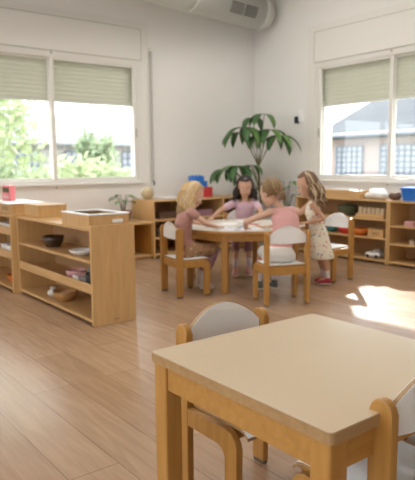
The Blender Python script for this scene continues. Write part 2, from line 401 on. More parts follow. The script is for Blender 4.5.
# grille on the room-facing flank of the duct
g0 = -.62; fr = MB(); inn = MB()
def on_duct(s, ang, r): return dax*s+(-dn*math.cos(ang)+Z*math.sin(ang))*r
for (s0,s1) in ((-.78,-.57),(-.53,-.32)):
    a0,a1 = math.radians(-42), math.radians(-6)
    vs = []
    for k in range(5):
        a = a0+(a1-a0)*k/4
        vs.append((inn.bm.verts.new(on_duct(s0,a,.2065)), inn.bm.verts.new(on_duct(s1,a,.2065)), inn.bm.verts.new(on_duct(s0,a,.212)), inn.bm.verts.new(on_duct(s1,a,.212))))
    for k in range(4):
        p,q = vs[k],vs[k+1]
        for c in ((p[0],p[1],q[1],q[0]),(p[2],q[2],q[3],p[3]),(p[0],q[0],q[2],p[2]),(p[1],p[3],q[3],q[1])): inn.bm.faces.new(c)
    for e in (vs[0],vs[4]): inn.bm.faces.new((e[0],e[2],e[3],e[1]))
    for k in range(6):
        a = a0+(a1-a0)*(k)/5; fr.limb([on_duct(s0,a,.215),on_duct(s1,a,.215)],[.0035,.0035],6,False)
gr = inn.build('grille','grille',t); fr.build('grille_slat','rod',gr)

# ------------------------------------------------------------------ chairs
def make_chair(label, group=None):
    """origin on the floor midway between the rear legs, seat towards +y"""
    t = thing('childrens_chair', label, 'chair', group=group)
    W = .175; T = .024; ph = .56
    for s in (-1,1):
        x0 = s*W-(T if s>0 else 0); x1 = x0+T
        poly = [(-.028,.012),(.030,.012),(.030,ph-.03)]+[(.001+.029*math.cos(a),ph-.03+.030*math.sin(a)) for a in [PI*k/10 for k in range(1,10)]]+[(-.028,ph-.03)]
        lg = MB().prism(poly,'x',x0,x1,.004).build('rear_leg','beech',t)
        MB().box(x0+.003,x1-.003,-.024,.026,0,.0118).build('foot_glide','glide',lg)
        R = .05; yc,zc = .265-R,.296-R
        # side rail and front leg bent from one board
        poly = [(.0305,.240),(.0305,.296)]+[(yc+R*math.cos(a),zc+R*math.sin(a)) for a in [PI/2-PI/2*k/8 for k in range(9)]]+[(.265,.012),(.212,.012),(.212,.215)]+[(.187+.025*math.cos(a),.215+.025*math.sin(a)) for a in [PI/2*k/5 for k in range(1,6)]]
        lg = MB().prism(poly,'x',x0,x1,.004).build('front_leg','beech',t)
        MB().box(x0+.003,x1-.003,.216,.261,0,.0118).build('foot_glide','glide',lg)
    MB().box(-W+T,W-T,-.010,.010,.232,.292,.003).build('rear_rail','beech_h',t)
    MB().box(-W+T,W-T,.188,.206,.245,.292,.003).build('front_rail','beech_h',t)
    # seat: plywood sheet with a rolled front edge, laminated on top
    def seat(x0,x1,off,th):
        pr = [(.0,0),(.05,-.002),(.14,-.004),(.22,-.001),(.250,-.002),(.270,-.008),(.284,-.022)]
        up_ = [(y,.302+z+off+th) for y,z in pr]; lo = [(y,.302+z+off) for y,z in pr][::-1]
        return MB().prism(up_+lo,'x',x0,x1,.0)
    seat(-W+.026,W-.026,-.0045,.009).build('seat','edge',t)
    seat(-W+.0265,W-.0265,.0047,.0022).build('seat_laminate','whitelam',t,True)
    # backrest plate
    def plate(y0,y1,g):
        n = 14; hw = W-T-.0005-g
        top = [(-hw+2*hw*k/n, .528-g+.074*(math.sin(PI*(k/n))**.85)) for k in range(n+1)]
        bot = [(hw-2*hw*k/n, .470+g-.004*math.sin(PI*k/n)) for k in range(n+1)]
        b = MB(); b.prism(top+bot,'y',y0,y1)
        for v in b.bm.verts: v.co.y -= .016*(1-(v.co.x/hw)**2)
        return b
    plate(-.005,.005,0).build('backrest','edge',t)
    plate(-.0072,-.0052,.001).build('backrest_laminate','whitelam',t)
    plate(.0052,.0072,.001).build('backrest_laminate','whitelam',t)
    return t
def place(o, x, y, fx, fy, label=None, sx=None):
    o.location = (x,y,0); o.rotation_euler = (0,0,math.atan2(-fx,fy))
    if label: o['label'] = label
    return o
CG = 'childrens chairs with white seats'
ch = make_chair('white-backed childrens chair tucked under the far side of the square table in front', CG)
place(ch,1.190,1.452,0,-1)
CHAIRS = [
 (1.178,.702,.03,1,'childrens chair nearest the camera, its rounded post in front of the square table'),
 (1.66,.735,-1,0,'childrens chair at the right end of the square table, mostly outside the frame'),
 (2.645,3.90,.98,-.2,'childrens chair carrying the blonde girl at the round table'),
 (3.11,3.05,.38,.925,'childrens chair with its white back to the camera, under the girl in the pink top'),
 (4.27,3.545,-1,.0,'empty childrens chair behind the girl in the cherry print dress'),
 (4.01,4.60,-.66,-.75,'childrens chair under the dark-haired girl in lilac, behind the round table'),
]
chs = []
for x,y,fx,fy,lb in CHAIRS:
    chs.append(place(copy_tree(ch),x,y,fx,fy,lb))
# printed maker mark on the rail of the chair facing away
MB().box(-.022,.022,-.0125,-.0105,.262,.268).build('printed_mark','mark',chs[3])

# ------------------------------------------------------------------ front table
t = thing('square_table','square wooden childrens table with a beige top, nearest the camera','table',(.848,.708,0))
S = (.673,.658)
MB().prism(rrect(0,S[0],0,S[1],.013),'z',.503,.5275,.003).build('tabletop','edge',t)
MB().prism(rrect(.0015,S[0]-.0015,.0015,S[1]-.0015,.012),'z',.5278,.530,.0008).build('laminate','lam',t)
for x in (.008,S[0]-.008-.056):
    for y in (.008,S[1]-.008-.056):
        MB().box(x,x+.056,y,y+.056,.0,.5025,.006,3).build('leg','beech',t)
a = .016
MB().box(a,a+.022,.0645,S[1]-.0645,.430,.5025,.002).build('apron','beech_h',t)
MB().box(S[0]-a-.022,S[0]-a,.0645,S[1]-.0645,.430,.5025,.002).build('apron','beech_h',t)
MB().box(.0645,S[0]-.0645,a,a+.022,.430,.5025,.002).build('apron','beech_h',t)
MB().box(.0645,S[0]-.0645,S[1]-a-.022,S[1]-a,.430,.5025,.002).build('apron','beech_h',t)

# ------------------------------------------------------------------ round table
TC = V((3.42,3.92,0)); TR = .56
t = thing('round_table','round wooden childrens table where the four girls work','table',TC)
MB().lathe([(TR-.004,.492),(TR,.496),(TR,.5145),(TR-.003,.5175)],n=56).build('tabletop','beech_h',t)
MB().lathe([(TR-.004,.5178),(TR-.004,.5200)],n=56).build('laminate','tabwhite',t)
ap = MB(); n = 48
for r0,r1 in ((.488,.508),):
    vs = [[ap.bm.verts.new((r*math.cos(2*PI*k/n), r*math.sin(2*PI*k/n), z)) for k in range(n)] for r,z in ((r0,.435),(r1,.435),(r1,.4915),(r0,.4915))]
    for i in range(4):
        for k in range(n): ap.bm.faces.new((vs[i][k],vs[i][(k+1)%n],vs[(i+1)%4][(k+1)%n],vs[(i+1)%4][k]))
ap.build('apron','beech_h',t)
a0 = math.atan2(3.662-3.92,3.016-3.42)
for k in range(4):
    a = a0+k*PI/2; c = V((math.cos(a),math.sin(a),0))*.482
    MB().box(c.x-.026,c.x+.026,c.y-.026,c.y+.026,0,.4918,.005,2,rot=(c,'Z',a)).build('leg','beech',t)
PAP = [(3.10,3.72,.3,'drawing','sheet with a coloured drawing in front of the blonde girl'),
       (3.22,3.62,-.4,'drawing','sheet with a drawing by the left hand of the girl in the pink top'),
       (3.38,4.05,.9,'paper','blank white sheet in the middle of the round table'),
       (3.63,3.60,.5,'paper','blank white sheet in front of the girl in the cherry print dress'),
       (3.66,4.12,-.7,'drawing','sheet with a drawing in front of the dark-haired girl in lilac'),
       (3.15,3.98,1.3,'paper','blank white sheet near the far arm of the blonde girl')]
for x,y,a,m,lb in PAP:
    o = MB().box(-.105,.105,-.074,.074,0,.0012).build('paper_sheet',m,loc=(x,y,.5203)); o.rotation_euler = (0,0,a)
    tag(o,lb,'paper','papers on the round table')
for x,y,a,m,lb in ((3.30,3.78,.5,'blue','blue pencil lying on the round table'),(3.50,3.88,2.1,'red','red pencil lying on the round table'),(3.42,3.70,1.2,'orange','orange pencil lying on the round table')):
    p = thing('colouring_pencil',lb,'pencil',(x,y,.5243),a,'pencils on the round table')
    MB().limb([(-.07,0,0),(.06,0,0)],[.0038,.0038],6,False).build('barrel',m,p); MB().limb([(.06,0,0),(.078,0,0)],[.0038,.0006],6,False).build('tip','birch',p)

# ------------------------------------------------------------------ shelf units
def shelf_unit(name, label, cat, loc, length, depth, height, levels, group=None, wood_='birch', rz=0, ends=(1,1), back=True, lips={}, top_in=.03, dividers=()):
    """local frame: length along +y, open front at x=0 facing -x, depth towards +x"""
    t = thing(name,label,cat,loc,rz,group); T = .022
    for k,(y0,y1) in enumerate(((0,T),(length-T,length))):
        MB().prism(rrect(0,depth,y0*0+.0,height,.014,4),'y',y0,y1,.002).build('side_panel',wood_,t)
    for k,z in enumerate(levels):
        MB().box(.004,depth-.004,T+.0003,length-T-.0003,z,z+.018,.002).build('shelf_board','birch_y',t)
        if z in lips: MB().box(.004,.018,T+.0005,length-T-.0005,z+.0183,z+.0183+lips[z],.002).build('shelf_lip','birch_y',t)
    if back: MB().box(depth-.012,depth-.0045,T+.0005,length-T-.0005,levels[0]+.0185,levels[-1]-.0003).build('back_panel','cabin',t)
    for d in dividers:
        for k in range(len(levels)-1):
            MB().box(.006,depth-.013,d,d+.018,levels[k]+.0185,levels[k+1]-.0003,.001).build('divider',wood_,t)
    return t
# near unit on the left, seen at its end
u1 = shelf_unit('toy_shelf','low birch shelf unit on the left with its plain end panel towards the camera','shelf',(1.69,3.41,0),1.34,.325,.668,[.025,.215,.415,.628],back=True,lips={.215:.045})
MB().box(.15,.19,-.0015,-.0002,.028,.034).build('printed_mark','mark',u1)
u2 = shelf_unit('toy_shelf','birch shelf unit cut by the left photo edge, carrying the pink box and white folder','shelf',(1.645,4.765,0),1.1,.34,.655,[.025,.285,.485,.633],back=True,lips={.285:.05,.485:.05})
# right wall units
u3 = shelf_unit('toy_shelf','birch wall shelf under the right window, holding the wooden blocks and red bowl','shelf',(5.15,3.618,0),1.30,.33,.675,[.025,.255,.455,.654],back=True)
u4 = shelf_unit('toy_shelf','birch wall shelf at the right edge of the photo, under the blue bin','shelf',(5.15,2.42,0),1.195,.33,.675,[.025,.215,.40,.654],back=True)
# cabinet on the left wall, opening towards the room (-y)
u5 = shelf_unit('wall_cabinet','birch cabinet with shelves against the left wall, behind the blonde girl','cabinet',(3.56,5.56,0),1.5,.46,.66,[.025,.215,.415,.638],rz=0,back=True,dividers=(.55,1.02))
# rotate : local +y -> world +x ; local -x(front) -> world -y  => rotation -90 deg mirrored; place accordingly
u5.rotation_euler = (0,0,-PI/2); u5.location = (3.54,6.03,0)
for chd in u5.children: chd.scale = (1,1,1)
# after a -90 deg turn local x -> -y, local y -> +x ; the front (local x=0) would face the wall, so shift meshes
for chd in u5.children:
    for v in chd.data.vertices: v.co.x = .46-v.co.x
    chd.data.flip_normals()
t = thing('low_bench','low wooden bench cabinet against the left wall, left of the birch cabinet','bench',(2.45,5.56,0))
MB().box(0,1.08,0,.46,.398,.422,.004).build('bench_top','birch_y',t)
for x in (0,.53,1.058): MB().box(x,x+.022,.01,.45,.03,.3975,.002).build('side_panel','beech',t)
MB().box(.022,1.058,.01,.45,.03,.05,.002).build('base_board','birch_y',t)
MB().box(.022,1.058,.440,.450,.051,.3975).build('back_panel','beech',t)
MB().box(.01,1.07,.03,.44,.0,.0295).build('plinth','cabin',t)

# ---- things on and in the shelves
def wood_box(name, label, loc, sx, sy, sz, rz=0, m='birch', group=None, slot=True, lid=None):
    t = thing(name,label,'box',loc,rz,group); T = .01
    MB().box(0,sx,0,sy,0,T).build('base',m,t)
    b = MB().box(0,T,0,sy,T,sz,.001).box(sx-T,sx,0,sy,T,sz,.001).box(T,sx-T,sy-T,sy,T,sz,.001).box(T,sx-T,0,T,T,sz,.001)
    b.build('box_wall',m,t)
    if slot:   # pale label holder on the front (-y) and the -x face
        MB().box(-.003,-.0003,sy*.30,sy*.70,sz*.35,sz*.72).build('label_holder','edge',t)
    if lid: MB().box(-.002,sx+.002,-.002,sy+.002,sz+.0003,sz+.012,.002).build('lid',lid,t)
    return t
z0 = .646
# tray on the nearer unit
t = thing('craft_tray','square wooden tray with a white rim on the end of the nearer left shelf','tray',(1.700,3.450,.6465),0)
a,b_ = .30,.42; 
MB().box(0,a,0,b_,0,.010).build('base','birch',t)
MB().box(0,.012,0,b_,.010,.0825,.002).box(a-.012,a,0,b_,.010,.0825,.002).box(.012,a-.012,0,.012,.010,.0825,.002).box(.012,a-.012,b_-.012,b_,.010,.0825,.002).build('tray_wall','birch',t)
MB().box(-.004,.03,-.004,b_+.004,.0828,.091).box(a-.03,a+.004,-.004,b_+.004,.0828,.091).box(.0299,a-.0299,-.004,.03,.0828,.091).box(.0299,a-.0299,b_-.03,b_+.004,.0828,.091).build('rim','whitelam',t)
MB().box(.17,.25,-.0025,-.0003,.028,.052,.001).build('label','paper',t)
MB().box(.03,a-.03,.03,b_-.03,.0103,.050,.003).build('dark_lining','moss',t)
# things on the shelf boards of the nearer unit (board tops .233, .433, .043)
def bowl(label, loc, r, h, m, name='bowl', group=None, fill=None, cat='bowl'):
    t = thing(name,label,cat,loc,group=group)
    MB().lathe([(r*.55,0),(r*.62,.002),(r*.9,h*.55),(r,h),(r*.93,h),(r*.82,h*.55),(r*.5,h*.15),(r*.05,h*.12)],n=28).build('body',m,t,True)
    if fill: MB().ell((0,0,h*.55),(r*.78,r*.78,h*.25),n=18).build('contents',fill,t,True)
    return t
bowl('dark brown glossy bowl on the upper board of the nearer left shelf',(1.80,4.27,.4335),.085,.085,'bowl')
bowl('shallow white dish on the upper board of the nearer left shelf',(1.80,3.76,.4335),.10,.035,'whitelam','dish',cat='dish')
bowl('pink-rimmed basket on the lipped middle board of the nearer left shelf',(1.82,3.93,.2335),.075,.065,'pinktop',fill='red')
t = thing('pencil_tub','dark tub of craft pieces near the end panel of the left shelf','tub',(1.80,3.58,.2335))
MB().lathe([(.05,0),(.06,.004),(.068,.09),(.062,.09),(.055,.02)],n=20).build('body','dark',t,True)
for k in range(7):
    a = k*.9; MB().limb([(.02*math.cos(a),.02*math.sin(a),.021),(.045*math.cos(a),.045*math.sin(a),.12)],[.005,.005],6).build('craft_stick',['moss','orange','blue','teal','red','birch','whitelam'][k],t)
t = thing('white_carton','small white carton beside the dark tub on the middle board','box',(1.74,3.72,.2335))
MB().box(0,.12,0,.10,0,.05,.002).build('body','paper',t); MB().box(-.001,.121,-.001,.101,.0503,.056,.001).build('lid','pinktop',t)
bowl('round wicker basket on the bottom board of the nearer left shelf',(1.80,4.09,.0435),.092,.075,'wicker','basket',fill='pinktop',cat='basket')
t = thing('cream_pebble_bag','small cream cloth bag beside the wicker basket on the bottom board','bag',(1.79,4.29,.0435))
MB().ell((0,0,.028),(.045,.04,.028)).build('body','cloth',t,True); MB().lathe([(.012,.05),(.018,.065),(.022,.07)],n=12).build('neck','cloth',t,True)
# on top of the two left units
z2 = .6515
wood_box('storage_box','wooden box with a label slot under the white sheet, on the left-edge shelf',(1.70,4.86,z2),.26,.36,.085,lid=None)
wood_box('storage_box','plain wooden box standing right of the label-slot box on the left shelf tops',(1.99-.24,4.43,.6465),.24,.29,.088,slot=False,lid='birch')
t = tag(MB().box(-.03,.29,-.03,.50,0,.010,.003).build('white_folder','whitelam',loc=(1.69,4.87,z2+.0855)),'thick white folder lying on the label-slot wooden box','folder')
t = thing('pink_card_box','pink picture box standing upright at the left edge','box',(1.78,5.13,z2+.0965))
MB().box(0,.05,0,.20,0,.135,.003).build('body','pink',t); MB().box(-.0025,-.0003,.02,.18,.075,.115).build('printed_band','moss',t); MB().box(-.0025,-.0003,.03,.17,.02,.05).build('printed_panel','pinktop',t)
wood_box('white_tray','white open tray on the upper board of the left-edge shelf',(1.675,4.82,.5035),.20,.30,.065,m='whitelam',slot=False)
wood_box('white_tray','white open tray on the middle board of the left-edge shelf',(1.675,4.82,.3035),.20,.30,.08,m='whitelam',slot=False)
bowl('orange bowl on the bottom board of the left-edge shelf',(1.79,5.08,.0435),.09,.06,'orange')

# right wall shelf contents : boards at .043, .273, .473, .672
zt = .6725
t = thing('wooden_case','long wooden case on top of the right wall shelf, left of the cloth bundle','case',(5.20,4.02,zt))
MB().box(0,.26,0,.56,0,.075,.003).build('body','birch_y',t); MB().box(-.003,.263,-.003,.563,.0753,.087,.003).build('lid','birch_y',t)
tag(MB().box(0,.15,0,.22,0,.012,.002).build('paper_stack','paper',loc=(5.24,4.20,zt+.0875)),'white paper stack lying on the long wooden case','paper')
b = MB()
for c,r in (((0,0,.05),(.09,.13,.05)),((.02,.07,.075),(.07,.08,.045)),((-.02,-.08,.045),(.08,.08,.045)),((.0,.13,.04),(.06,.06,.038)),((.03,-.02,.085),(.06,.09,.035))): b.ell(c,r)
tag(b.build('cloth_bundle','cloth',voxel=.006,smit=4,loc=(5.28,3.84,zt+.001)),'crumpled white cloth bundle on top of the right wall shelf','cloth')
b = MB()
for c,r in (((0,0,.04),(.06,.08,.04)),((.02,-.04,.05),(.04,.04,.04)),((-.01,.05,.05),(.045,.04,.035))): b.ell(c,r)
tag(b.build('plush_cushion','brownfab',voxel=.006,smit=2,loc=(5.25,3.607,zt+.001)),'brown furry cushion between the white cloth bundle and the blue bin','cushion')
bpy.data.objects['cloth_bundle'].scale = (.9,.82,.95); bpy.data.objects['plush_cushion'].scale = (.85,.72,.9)
t = thing('storage_bin','bright blue plastic bin on the right wall shelf at the photo edge','bin',(5.19,3.14,zt))
bb = MB(); X,Y = V((1,0,0)),V((0,1,0))
def rr_ring(b, x0,x1,y0,y1,r,z): return [b.bm.verts.new((p[0],p[1],z)) for p in rrect(x0,x1,y0,y1,r,4)]
rings = [rr_ring(bb,.02,.24,.02,.36,.03,0),rr_ring(bb,.0,.26,.0,.38,.035,.115),rr_ring(bb,-.012,.272,-.012,.392,.04,.12),rr_ring(bb,-.012,.272,-.012,.392,.04,.13)]
for i in range(len(rings)-1):
    n = len(rings[0])
    for k in range(n): bb.bm.faces.new((rings[i][k],rings[i][(k+1)%n],rings[i+1][(k+1)%n],rings[i+1][k]))
bb.bm.faces.new(rings[0][::-1]); bb.bm.faces.new(rings[-1]); bb.build('body','blue',t)
MB().prism(rrect(.0,.26,.0,.38,.035),'z',.1303,.137,.003).build('lid','blue',t)
# block row (upper board)
t = thing('block_tray','wooden tray of upright pale blocks on the upper board of the right wall shelf','tray',(5.19,3.70,.4735))
MB().box(0,.12,0,.36,0,.012,.002).build('base','birch_y',t); MB().box(0,.01,0,.36,.0123,.045,.002).build('lip','birch_y',t)
for k in range(6):
    tag(MB().box(0,.07,0,.048,0,.095+.006*(k%2),.004).build('wooden_block','lam',loc=(5.215,3.715+k*.056,.4860)),['leftmost','second from the left','third from the left','third from the right','second from the right','rightmost'][5-k]+' of the six pale blocks standing in the tray','block','pale blocks in the tray')
t = thing('olive_basket','soft olive cloth basket left of the block tray on the right wall shelf','basket',(5.30,4.25,.4735))
MB().lathe([(.09,0),(.10,.01),(.115,.10),(.105,.115),(.095,.10),(.08,.03)],n=24).build('body','moss',t,True); MB().limb([(-.10,0,.09),(-.06,0,.135),(.06,0,.135),(.10,0,.09)],[.006]*4,8).build('handle','teal',t,True)
bowl('orange wooden bowl holding red beads on the middle board of the right wall shelf',(5.27,4.04,.2735),.10,.075,'orange',fill='red')
bowl('red bowl left of the orange bowl on the middle board of the right wall shelf',(5.26,4.25,.2735),.085,.075,'red',fill='orange')
t = thing('teal_pouch','teal fabric pouch at the left end of the middle board of the right wall shelf','pouch',(5.28,4.47,.2735))
MB().ell((0,0,.045),(.06,.08,.045)).build('body','teal',t,True); MB().box(-.05,.05,-.006,.006,.082,.10,.003).build('zip','dark',t)
wood_box('storage_box','small wooden box right of the orange bowl on the right wall shelf',(5.20,3.70,.2735),.18,.20,.075,lid='birch')
t = thing('toy_truck','small white and grey toy vehicle on the bottom board of the right wall shelf','toy',(5.25,3.84,.0435))
MB().box(-.05,.05,-.09,.09,.018,.06,.012).build('body','whitelam',t); MB().box(-.04,.04,-.085,-.01,.0603,.10,.01).build('cab','greypot',t)
for x in (-.052,.044):
    for y in (-.055,.055): MB().loft([((x,y,.02),.02,.02,V((0,1,0)),V((0,0,1))),((x+.008,y,.02),.02,.02,V((0,1,0)),V((0,0,1)))],16).build('wheel','dark',t)
for k,(y,z,m,lb) in enumerate(((3.40,.4185,'pinktop','folded pink cloth on the upper board of the right-edge shelf'),(3.22,.4185,'cloth','folded white cloth on the upper board of the right-edge shelf'))):
    b = MB()
    for j in range(3): b.box(-.06,.06,-.055,.055,.001+j*.016,.015+j*.016,.006)
    tag(b.build('folded_cloth',m,loc=(5.25,y,z)),lb,'cloth')
for k in range(4):
    t = thing('wooden_cylinder',['rightmost','third from the left','second from the left','leftmost'][k]+' of the pale pegs on the right-edge shelf','toy',(5.24,3.16+k*.075,.2335),group='pegs on the right-edge shelf')
    MB().lathe([(.022,0),(.024,.004),(.024,.035+.008*(k%3)),(.02,.04+.008*(k%3))],n=16).build('body','tabwhite',t,True); MB().ell((0,0,.048+.008*(k%3)),(.009,.009,.012),n=10).build('knob','birch',t,True)

# on the birch cabinet (top .656)
zc = .6565
t = thing('toy_block_stack','blue and red plastic building blocks on the cabinet behind the blonde girl','toy',(4.36,5.78,zc))
MB().box(-.03,.16,-.05,.05,0,.125,.004).build('block','red',t); MB().box(-.09,.08,-.05,.05,.1253,.200,.004).build('block','blue',t); MB().box(-.14,.03,-.05,.05,.2003,.262,.004).build('block','blue',t)
st = MB()
for x in (-.11,-.055,.0): st.cyl((x,0),.014,.2618,.273,12)
st.build('stud','blue',t)
t = thing('cushion_ball','beige woven ball at the left end of the birch cabinet','ball',(3.615,5.80,zc))
MB().ell((0,0,.075),(.075,.075,.075),n=24).build('body','wicker2',t,True)
t = thing('craft_sheets','flat pile of pale craft sheets on the birch cabinet','paper',(3.92,5.80,zc))
for j in range(3): MB().box(-.15,.15,-.10,.10,.001+j*.007,.007+j*.007,.001,rot=((0,0,0),'Z',.06*j)).build('sheet',['paper','tabwhite','paper'][j],t)
for (x,z,lb,m) in ((3.80,.4335,'folded brown cloth on the upper board of the birch cabinet','brownfab'),(4.35,.4335,'folded mauve cloth in the middle bay of the birch cabinet','legging'),(3.80,.2335,'folded grey cloth on the lower board of the birch cabinet','greypot')):
    b = MB()
    for j in range(3): b.box(-.12,.12,-.09,.09,.001+j*.026,.025+j*.026,.009)
    tag(b.build('folded_cloth',m,loc=(x,5.74,z)),lb,'cloth')

# ------------------------------------------------------------------ plants
def leaf_bm(b, base, d, nrm, L, W, droop, n=6, th=.0012):
    """pointed leaflet with a folded midrib and a little thickness"""
    base = V(base); d = V(d).normalized(); nrm = V(nrm); side = d.cross(nrm).normalized(); nrm = side.cross(d).normalized()
    p = base.copy(); rows = []
    for i in range(n+1):
        t = i/n; w = W*.5*math.sin(PI*min(1,t*.93+.04))**.8
        if i == n: w = .0008
        rows.append((p.copy(), w, nrm.copy(), side))
        ax = side; q = Quaternion(ax, -droop/n); d = q@d; nrm = q@nrm; p += d*(L/n)
    T,Bv = [],[]
    for (c,w,nn,s) in rows:
        tri = [c-s*w+nn*w*.25, c, c+s*w+nn*w*.25]
        T.append([b.bm.verts.new(x+nn*th) for x in tri]); Bv.append([b.bm.verts.new(x) for x in tri])
    for i in range(n):
        for k in range(2):
            b.bm.faces.new((T[i][k],T[i][k+1],T[i+1][k+1],T[i+1][k])); b.bm.faces.new((Bv[i][k],Bv[i+1][k],Bv[i+1][k+1],Bv[i][k+1]))
        for k in (0,2): b.bm.faces.new((T[i][k],T[i+1][k],Bv[i+1][k],Bv[i][k]))
PB = V((5.0,5.37,0))
t = thing('potted_plant','tall potted plant with drooping palmate leaves in the room corner','plant',PB)
MB().lathe([(.12,0),(.13,.01),(.155,.27),(.165,.275),(.165,.30),(.15,.30),(.145,.26)],n=32).build('pot','greypot',t,True)
MB().cyl((0,0),.144,.20,.262,28).build('soil','soil',t)
rdir = V((.79,-.61,0))   # along the picture
tips = []
def wp(lat, z, dep=0): return rdir*lat+V((.61,.79,0))*dep+V((0,0,z))
def branch(par, pts, rad): MB().limb(pts,rad,8).build('stem','stem',par,True)
trunk = MB().limb([(0,0,.25),(.01,0,.5),wp(-.02,.8),wp(-.03,1.05)],[.022,.019,.016,.013],10).build('trunk','stem',t,True)
CL = [ # lateral, z, depth, leaf length, leaf count
 (-.28,1.44,0,.30,7),(-.20,1.50,-.05,.36,8),(-.10,1.62,.04,.24,5),(.04,1.66,.02,.26,5),(.10,1.47,-.03,.40,8),(.20,1.40,-.05,.36,7),(-.30,1.03,-.1,.32,8),(-.44,.99,-.04,.30,7),(-.12,1.04,-.05,.22,5)]
for i,(la,z,de,L,nl) in enumerate(CL):
    st = wp(-.03,1.03) if z > 1.1 else wp(-.02,.72)
    mid = (st+wp(la,z,de))*.5+V((0,0,.05))
    branch(t,[st,mid,wp(la,z,de)],[.008,.006,.004])
    for k in range(nl-1):
        a = 2*PI*k/(nl-1)+random.random()*.5; dd = V((math.cos(a),math.sin(a),.15+.15*random.random()))
        b = MB(); leaf_bm(b, wp(la,z,de), dd, V((0,0,1)), L*(.8+.35*random.random()), (.080+.025*random.random()), 1.35+.6*random.random(), 7)
        b.build('leaf','greenleaf' if (i+k)%3 else 'greenleaf2',t,True)
# terracotta plant on the bench
t = thing('potted_plant','small plant in a terracotta pot on the low bench','plant',(3.28,5.79,.4225))
MB().lathe([(.065,0),(.07,.005),(.085,.09),(.098,.092),(.098,.125),(.086,.125),(.082,.09)],n=28).build('pot','terra',t,True)
MB().cyl((0,0),.0805,.06,.098,24).build('soil','soil',t)
for k in range(9):
    a = 2*PI*k/9+.3*random.random(); hh = .12+.10*random.random(); p1 = V((.05*math.cos(a),.05*math.sin(a),.10+hh))
    MB().limb([(0.01*math.cos(a),.01*math.sin(a),.095),p1],[.004,.003],6).build('stem','stem',t)
    b = MB(); leaf_bm(b,p1,V((math.cos(a),math.sin(a),.3)),V((0,0,1)),.13,.06,.9,5); b.build('leaf','greenleaf2' if k%2 else 'greenleaf',t,True)
# small plant at right corner, behind the standing girl
t = thing('potted_plant','small leafy plant low in the corner behind the girl in the pink top','plant',(5.28,5.20,0))
MB().lathe([(.10,0),(.105,.01),(.125,.5),(.115,.5),(.10,.45)],n=28).build('pot','whitelam',t,True)
MB().cyl((0,0),.108,.40,.47,24).build('soil','soil',t)
for k in range(12):
    a = 2*PI*k/12+.3*random.random(); hh = .16+.20*random.random(); p1 = V((.07*math.cos(a),.07*math.sin(a),.48+hh))
    MB().limb([(0.02*math.cos(a),.02*math.sin(a),.465),p1],[.004,.003],6).build('stem','stem',t)
    b = MB(); leaf_bm(b,p1,V((math.cos(a),math.sin(a),.5)),V((0,0,1)),.15,.07,1.0,5); b.build('leaf','greenleaf' if k%2 else 'greenleaf2',t,True)

# ------------------------------------------------------------------ people
def rotm(f, u):
    f = V(f).normalized(); u = V(u); r = f.cross(u).normalized(); u = r.cross(f).normalized()
    return Matrix((r, f, u)).transposed()
def hand(b, w, d, n, side, curl=.5):
    """w wrist, d finger direction, n back-of-hand normal, side = direction of the thumb"""
    w = V(w); d = V(d).normalized(); n = V(n); n = (n-d*n.dot(d)).normalized(); s = d.cross(n).normalized()
    if s.dot(V(side)) < 0: s = -s
    b.loft([(w-d*.006,.014,.011,s,n),(w+d*.012,.019,.011,s,n),(w+d*.032,.0235,.011,s,n),(w+d*.046,.022,.0095,s,n)],12)
    for k,L in enumerate((.036,.041,.038,.030)):
        o = .0185-.0123*k; dd = (d+s*(.16-.11*k)).normalized(); p = w+d*.043+s*o
        q1 = p+dd*L*.45; d2 = (dd-n*curl*.7).normalized(); q2 = q1+d2*L*.33; d3 = (dd-n*curl*1.5).normalized(); q3 = q2+d3*L*.28
        b.limb([p-dd*.008,q1,q2,q3],[.0062,.0058,.0052,.0045],8)
    p = w+d*.014+s*.014; q = p+(d*.6+s*.75-n*.15).normalized()*.022; e = q+(d*.9+s*.3-n*.3).normalized()*.019
    b.limb([p-s*.006,q,e],[.0085,.007,.0055],8)
